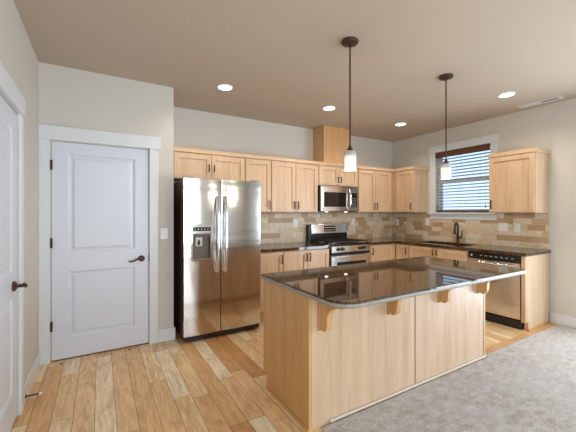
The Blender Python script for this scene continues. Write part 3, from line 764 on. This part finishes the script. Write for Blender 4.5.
bx('front_panel', (2.172, IX1 - .020, IY0, IY0 + .018, .0005, IZ0 - .001), 'maple_cool_lit', t, 0.001)
bx('joint_strip', (2.150, 2.171, IY0 - .004, IY0 + .018, .0005, IZ0 - .001), 'maple_cool_lit', t, 0.001)
bx('corner_stile', (IX1 - .0195, IX1 + .001, IY0 - .004, IY0 + .0005, .0005, IZ0 - .001), 'maple_cool_lit', t)
for cx in (1.228, 1.858, 2.465, 3.05):
    bm = BM(); hw = .021
    y1 = IY0 - .0005; pts = []
    pts += [(cx - hw, y1 - .018, IZ0 - .0015), (cx - hw, y1 - .235, IZ0 - .0015), (cx - hw, y1 - .235, IZ0 - .035)]
    for k in range(1, 8):
        a = PI / 2 * k / 8; pts.append((cx - hw, y1 - .235 + .148 * math.sin(a) , IZ0 - .035 - .10 * (1 - math.cos(a))))
    pts += [(cx - hw, y1 - .085, IZ0 - .175)]
    for k in range(1, 6):
        a = PI / 2 * k / 5; pts.append((cx - hw, y1 - .085 + .04 * (1 - math.cos(a)), IZ0 - .175 - .045 * math.sin(a)))
    pts += [(cx - hw, y1 - .018, IZ0 - .21)]
    prism(bm, pts, (2 * hw, 0, 0)); box(bm, cx - hw - .007, cx + hw + .007, y1 - .018, y1, IZ0 - .225, IZ0 - .0015)
    obj('corbel', bm, 'maple_honey_warm_lit', t, 0.002)
IF = Island(IY1 - .02)
wds = [(1.16, 1.64), (1.645, 2.125), (2.13, 2.63), (2.635, 3.135)]
for k, (a, b) in enumerate(wds): shaker(t, IF, a, b, .115, IZ0 - .012, (b - .03 if k % 2 == 0 else a + .03, .72))
bx('base_shoe', (1.29, IX1, IY0 - .019, IY0 - .0005, .0135, .030), 'cream_trim', t, 0.004, label='pale shoe strip along the carpet')
bx('side_shoe', (IX0 - .014, IX0 - .0005, IY0 + .002, IY1 - .062, .0005, .014), 'maple_honey_warm_lit', t, 0.003)

# island worktop with rounded corners: polished top, edge with window reflection painted pale
def rrect(x0, x1, y0, y1, rs, seg=10):
    out = []
    for (cx, cy, a0, r) in ((x0 + rs[0], y0 + rs[0], PI, rs[0]), (x1 - rs[1], y0 + rs[1], 1.5 * PI, rs[1]), (x1 - rs[2], y1 - rs[2], 0, rs[2]), (x0 + rs[3], y1 - rs[3], .5 * PI, rs[3])):
        for k in range(seg + 1):
            a = a0 + PI / 2 * k / seg; out.append((cx + r * math.cos(a), cy + r * math.sin(a)))
    return out
WX0, WX1, WY0, WY1 = 1.105, 3.18, 1.305, 2.31; rs = (.13, .05, .02, .02)
t = thing('island_worktop', 'glossy dark brown granite worktop on the kitchen island', 'countertop', ((WX0 + WX1) / 2, (WY0 + WY1) / 2, IZ0))
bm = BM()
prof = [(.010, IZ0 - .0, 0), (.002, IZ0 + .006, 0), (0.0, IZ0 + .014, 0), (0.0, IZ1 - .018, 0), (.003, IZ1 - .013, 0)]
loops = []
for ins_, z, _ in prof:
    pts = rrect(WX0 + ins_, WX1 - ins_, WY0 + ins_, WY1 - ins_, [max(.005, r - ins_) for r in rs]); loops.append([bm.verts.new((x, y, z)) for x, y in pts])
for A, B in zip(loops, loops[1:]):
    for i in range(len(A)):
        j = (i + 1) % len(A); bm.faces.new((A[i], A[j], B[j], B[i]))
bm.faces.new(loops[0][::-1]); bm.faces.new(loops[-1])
obj('worktop_edge', bm, 'granite_edge_glare', t, smooth=True, label='granite edge band with window reflection painted pale grey')
bm = BM()
A = [bm.verts.new((x, y, IZ1 - .0125)) for x, y in rrect(WX0 + .001, WX1 - .001, WY0 + .001, WY1 - .001, [r for r in rs])]
B = [bm.verts.new((x, y, IZ1 - .004)) for x, y in rrect(WX0 + .001, WX1 - .001, WY0 + .001, WY1 - .001, [max(.005, r - .001) for r in rs])]
C = [bm.verts.new((x, y, IZ1)) for x, y in rrect(WX0 + .007, WX1 - .007, WY0 + .007, WY1 - .007, [max(.005, r - .006) for r in rs])]
for P, Q in ((A, B), (B, C)):
    for i in range(len(P)):
        j = (i + 1) % len(P); bm.faces.new((P[i], P[j], Q[j], Q[i]))
bm.faces.new(A[::-1]); bm.faces.new(C)
obj('worktop_surface', bm, 'brown_granite', t)

# ------------------------------------------------------------------ ceiling lights
def point_light(name, parent, loc, power, color, r=.03, spot=None):
    l = bpy.data.lights.new(name, 'SPOT' if spot else 'POINT'); l.energy = power; l.color = color; l.shadow_soft_size = r
    if spot: l.spot_size = spot; l.spot_blend = .6
    o = bpy.data.objects.new(name, l); COL.objects.link(o); o.parent = parent
    o.location = Vector(loc) - parent.location
    return o
def can(x, y, label):
    t = thing('recessed_light', label, 'ceiling light', (x, y, ZC - .012))
    bm = BM(); r_ = lathe(bm, (x, y, ZC), [(.070, -.0005), (.088, -.0005), (.088, -.006), (.072, -.010), (.070, -.0005)], 32); obj('trim_ring', bm, 'white_plastic', t, smooth=True)
    bm = BM(); cyl(bm, (x, y, ZC - .0045), (x, y, ZC - .0015), .0695, 28); obj('lens', bm, 'can_glow', t)
    point_light('downlight', t, (x, y, ZC - .03), CAN_W, CAN_C, .07, math.radians(150))
    return t
first = can(1.171, 3.321, 'round recessed ceiling light above the refrigerator')
def can_copy(x, y, label): 
    return dup(first, (x, y, ZC - .012), label)
can_copy(2.572, 3.295, 'round recessed ceiling light just left of the duct cover')
can_copy(3.982, 3.328, 'round recessed ceiling light nearest the back right corner')
can_copy(4.043, 1.875, 'round recessed ceiling light beside the ceiling vent')

def pendant(x, y, label):
    t = thing('pendant_light', label, 'pendant light', (x, y, 1.735))
    bm = BM(); lathe(bm, (x, y, ZC), [(0, -.001), (.066, -.001), (.068, -.008), (.062, -.022), (.03, -.03), (.012, -.036), (0, -.036)], 28); obj('canopy', bm, 'bronze', t, smooth=True)
    bm = BM(); cyl(bm, (x, y, 1.90), (x, y, ZC - .03), .0065, 12); obj('rod', bm, 'bronze', t, smooth=True)
    bm = BM(); lathe(bm, (x, y, 0), [(0, 1.915), (.012, 1.91), (.014, 1.895), (.022, 1.888), (.024, 1.868), (0, 1.868)], 24); obj('socket_cap', bm, 'bronze', t, smooth=True)
    bm = BM(); lathe(bm, (x, y, 0), [(.026, 1.872), (.040, 1.869), (.047, 1.855), (.050, 1.82), (.0515, 1.77), (.051, 1.74), (.049, 1.718), (.046, 1.718), (.048, 1.74), (.0485, 1.77), (.047, 1.82), (.044, 1.852), (.036, 1.865), (.024, 1.868)], 32); obj('glass_shade', bm, 'shade_glass', t, smooth=True)
    bm = BM(); lathe(bm, (x, y, 0), [(0, 1.828), (.042, 1.828), (.044, 1.82), (.0445, 1.77), (.0455, 1.735), (.043, 1.724), (0, 1.724)], 32); obj('diffuser', bm, 'bulb_glow', t, smooth=True, label='glowing white lower glass')
    point_light('lamp', t, (x, y, 1.66), PEND_W, PEND_C, .05)
    return t
p0 = pendant(1.714, 1.926, 'bronze rod pendant lamp with white glass shade, nearer one above the island')
dup(p0, (2.978, 1.930, 1.735), 'bronze rod pendant lamp hanging in front of the window')

# ------------------------------------------------------------------ ceiling vent
t = thing('ceiling_vent', 'long narrow white supply vent in the ceiling near the right wall', 'vent', (4.675, 1.80, ZC - .006))
bm = BM(); vx0, vx1, vy0, vy1 = 4.62, 4.735, 1.575, 2.01
for q in ((vx0, vx1, vy0, vy0 + .03), (vx0, vx1, vy1 - .03, vy1), (vx0, vx0 + .03, vy0 + .03, vy1 - .03), (vx1 - .03, vx1, vy0 + .03, vy1 - .03)): box(bm, q[0], q[1], q[2], q[3], ZC - .008, ZC - .0005)
obj('frame', bm, 'white_trim', t)
bx('duct_opening', (vx0 + .03, vx1 - .03, vy0 + .03, vy1 - .03, ZC - .002, ZC - .0006), 'dark_gap', t)
for k in range(4):
    xx = vx0 + .034 + k * .0125
    bx('louver', (xx, xx + .006, vy0 + .25, vy1 - .03, ZC - .0078, ZC - .0022), 'white_trim', t)
bx('damper', (vx0 + .03, vx1 - .03, vy0 + .215, vy0 + .248, ZC - .0075, ZC - .0022), 'white_trim', t)
# near half of the slot stays open and dark; far half is closed by the damper
bx('damper', (vx0 + .031, vx1 - .031, vy0 + .25, vy1 - .031, ZC - .004, ZC - .0021), 'white_trim', t)

# ------------------------------------------------------------------ outlets and switches
def plate(name, label, cat, c, ax, kind, w=.072, h=.115):
    """ax 'y': on a wall facing -Y, 'x': on a wall facing -X"""
    c = Vector(c); t = thing(name, label, cat, tuple(c))
    def B(u0, u1, z0, z1, o0, o1):
        if ax == 'y': return (c.x + u0, c.x + u1, c.y - o1, c.y - o0, c.z + z0, c.z + z1)
        return (c.x - o1, c.x - o0, c.y + u0, c.y + u1, c.z + z0, c.z + z1)
    bx('cover_plate', B(-w / 2, w / 2, -h / 2, h / 2, .0008, .006), 'white_plastic', t, 0.002)
    if kind == 'outlet':
        for s in (-1, 1):
            bx('receptacle', B(-.017, .017, s * .021 - .014, s * .021 + .014, .0062, .0085), 'white_plastic', t, 0.002)
        bm = BM()
        for s in (-1, 1):
            for q in (-.007, .006): box(bm, *B(q, q + .0025, s * .021 - .004, s * .021 + .006, .0087, .0092))
        obj('slots', bm, 'dark_gap', t)
    elif kind == 'switch':
        bx('rocker', B(-.016, .016, -.033, .033, .0062, .0095), 'white_plastic', t, 0.002)
    else:
        for s in (-1, 1): bx('rocker', B(s * .023 - .016, s * .023 + .016, -.033, .033, .0062, .0095), 'white_plastic', t, 0.002)
    return t
plate('light_switch', 'white light switch on the wall right of the panelled white door', 'light switch', (.598, YP, 1.155), 'y', 'switch')
ys_ = YB - .0115
plate('wall_outlet', 'white outlet on the tile backsplash left of the range', 'outlet', (2.655, ys_, 1.215), 'y', 'outlet')
plate('wall_outlet', 'white outlet on the back tile just right of the range', 'outlet', (3.865, ys_, 1.215), 'y', 'outlet')
xs_ = XR - .0115
plate('wall_outlet', 'white outlet on tile near the corner, left of the window', 'outlet', (xs_, 4.13, 1.205), 'x', 'outlet')
plate('wall_outlet', 'white outlet at the lower left edge of the window sill', 'outlet', (xs_, 3.495, 1.225), 'x', 'outlet', w=.08, h=.12)
plate('light_switch', 'wide white double switch on tile right of the window', 'light switch', (xs_, 2.295, 1.18), 'x', 'double', w=.12)
plate('wall_outlet', 'small white outlet on tile farthest right, above the dishwasher', 'outlet', (xs_, 2.118, 1.172), 'x', 'outlet')

# ------------------------------------------------------------------ door stop
t = thing('door_stop', 'dark rod door stop with white rubber tip on the left baseboard', 'door stop', (XL + .016, 2.935, .055))
bm = BM(); cyl(bm, (XL + .0165, 2.935, .055), (XL + .022, 2.935, .055), .014, 14); cyl(bm, (XL + .022, 2.935, .055), (XL + .095, 2.935, .055), .0055, 10); obj('rod', bm, 'bronze', t, smooth=True)
bm = BM(); cyl(bm, (XL + .095, 2.935, .055), (XL + .112, 2.935, .055), .009, 12); obj('rubber_tip', bm, 'white_plastic', t, smooth=True, label='white rubber tip')

# ------------------------------------------------------------------ groups of repeated things
GR = {'wall_cabinet': 'maple wall cabinets around the kitchen', 'base_cabinet': 'maple base cabinets under the countertops',
      'recessed_light': 'recessed ceiling lights', 'pendant_light': 'pendant lamps above the island',
      'wall_outlet': 'white wall outlets on the tile backsplash'}
for o_ in COL.objects:
    k_ = o_.name.split('.')[0]
    if o_.parent is None and k_ in GR: o_['group'] = GR[k_]
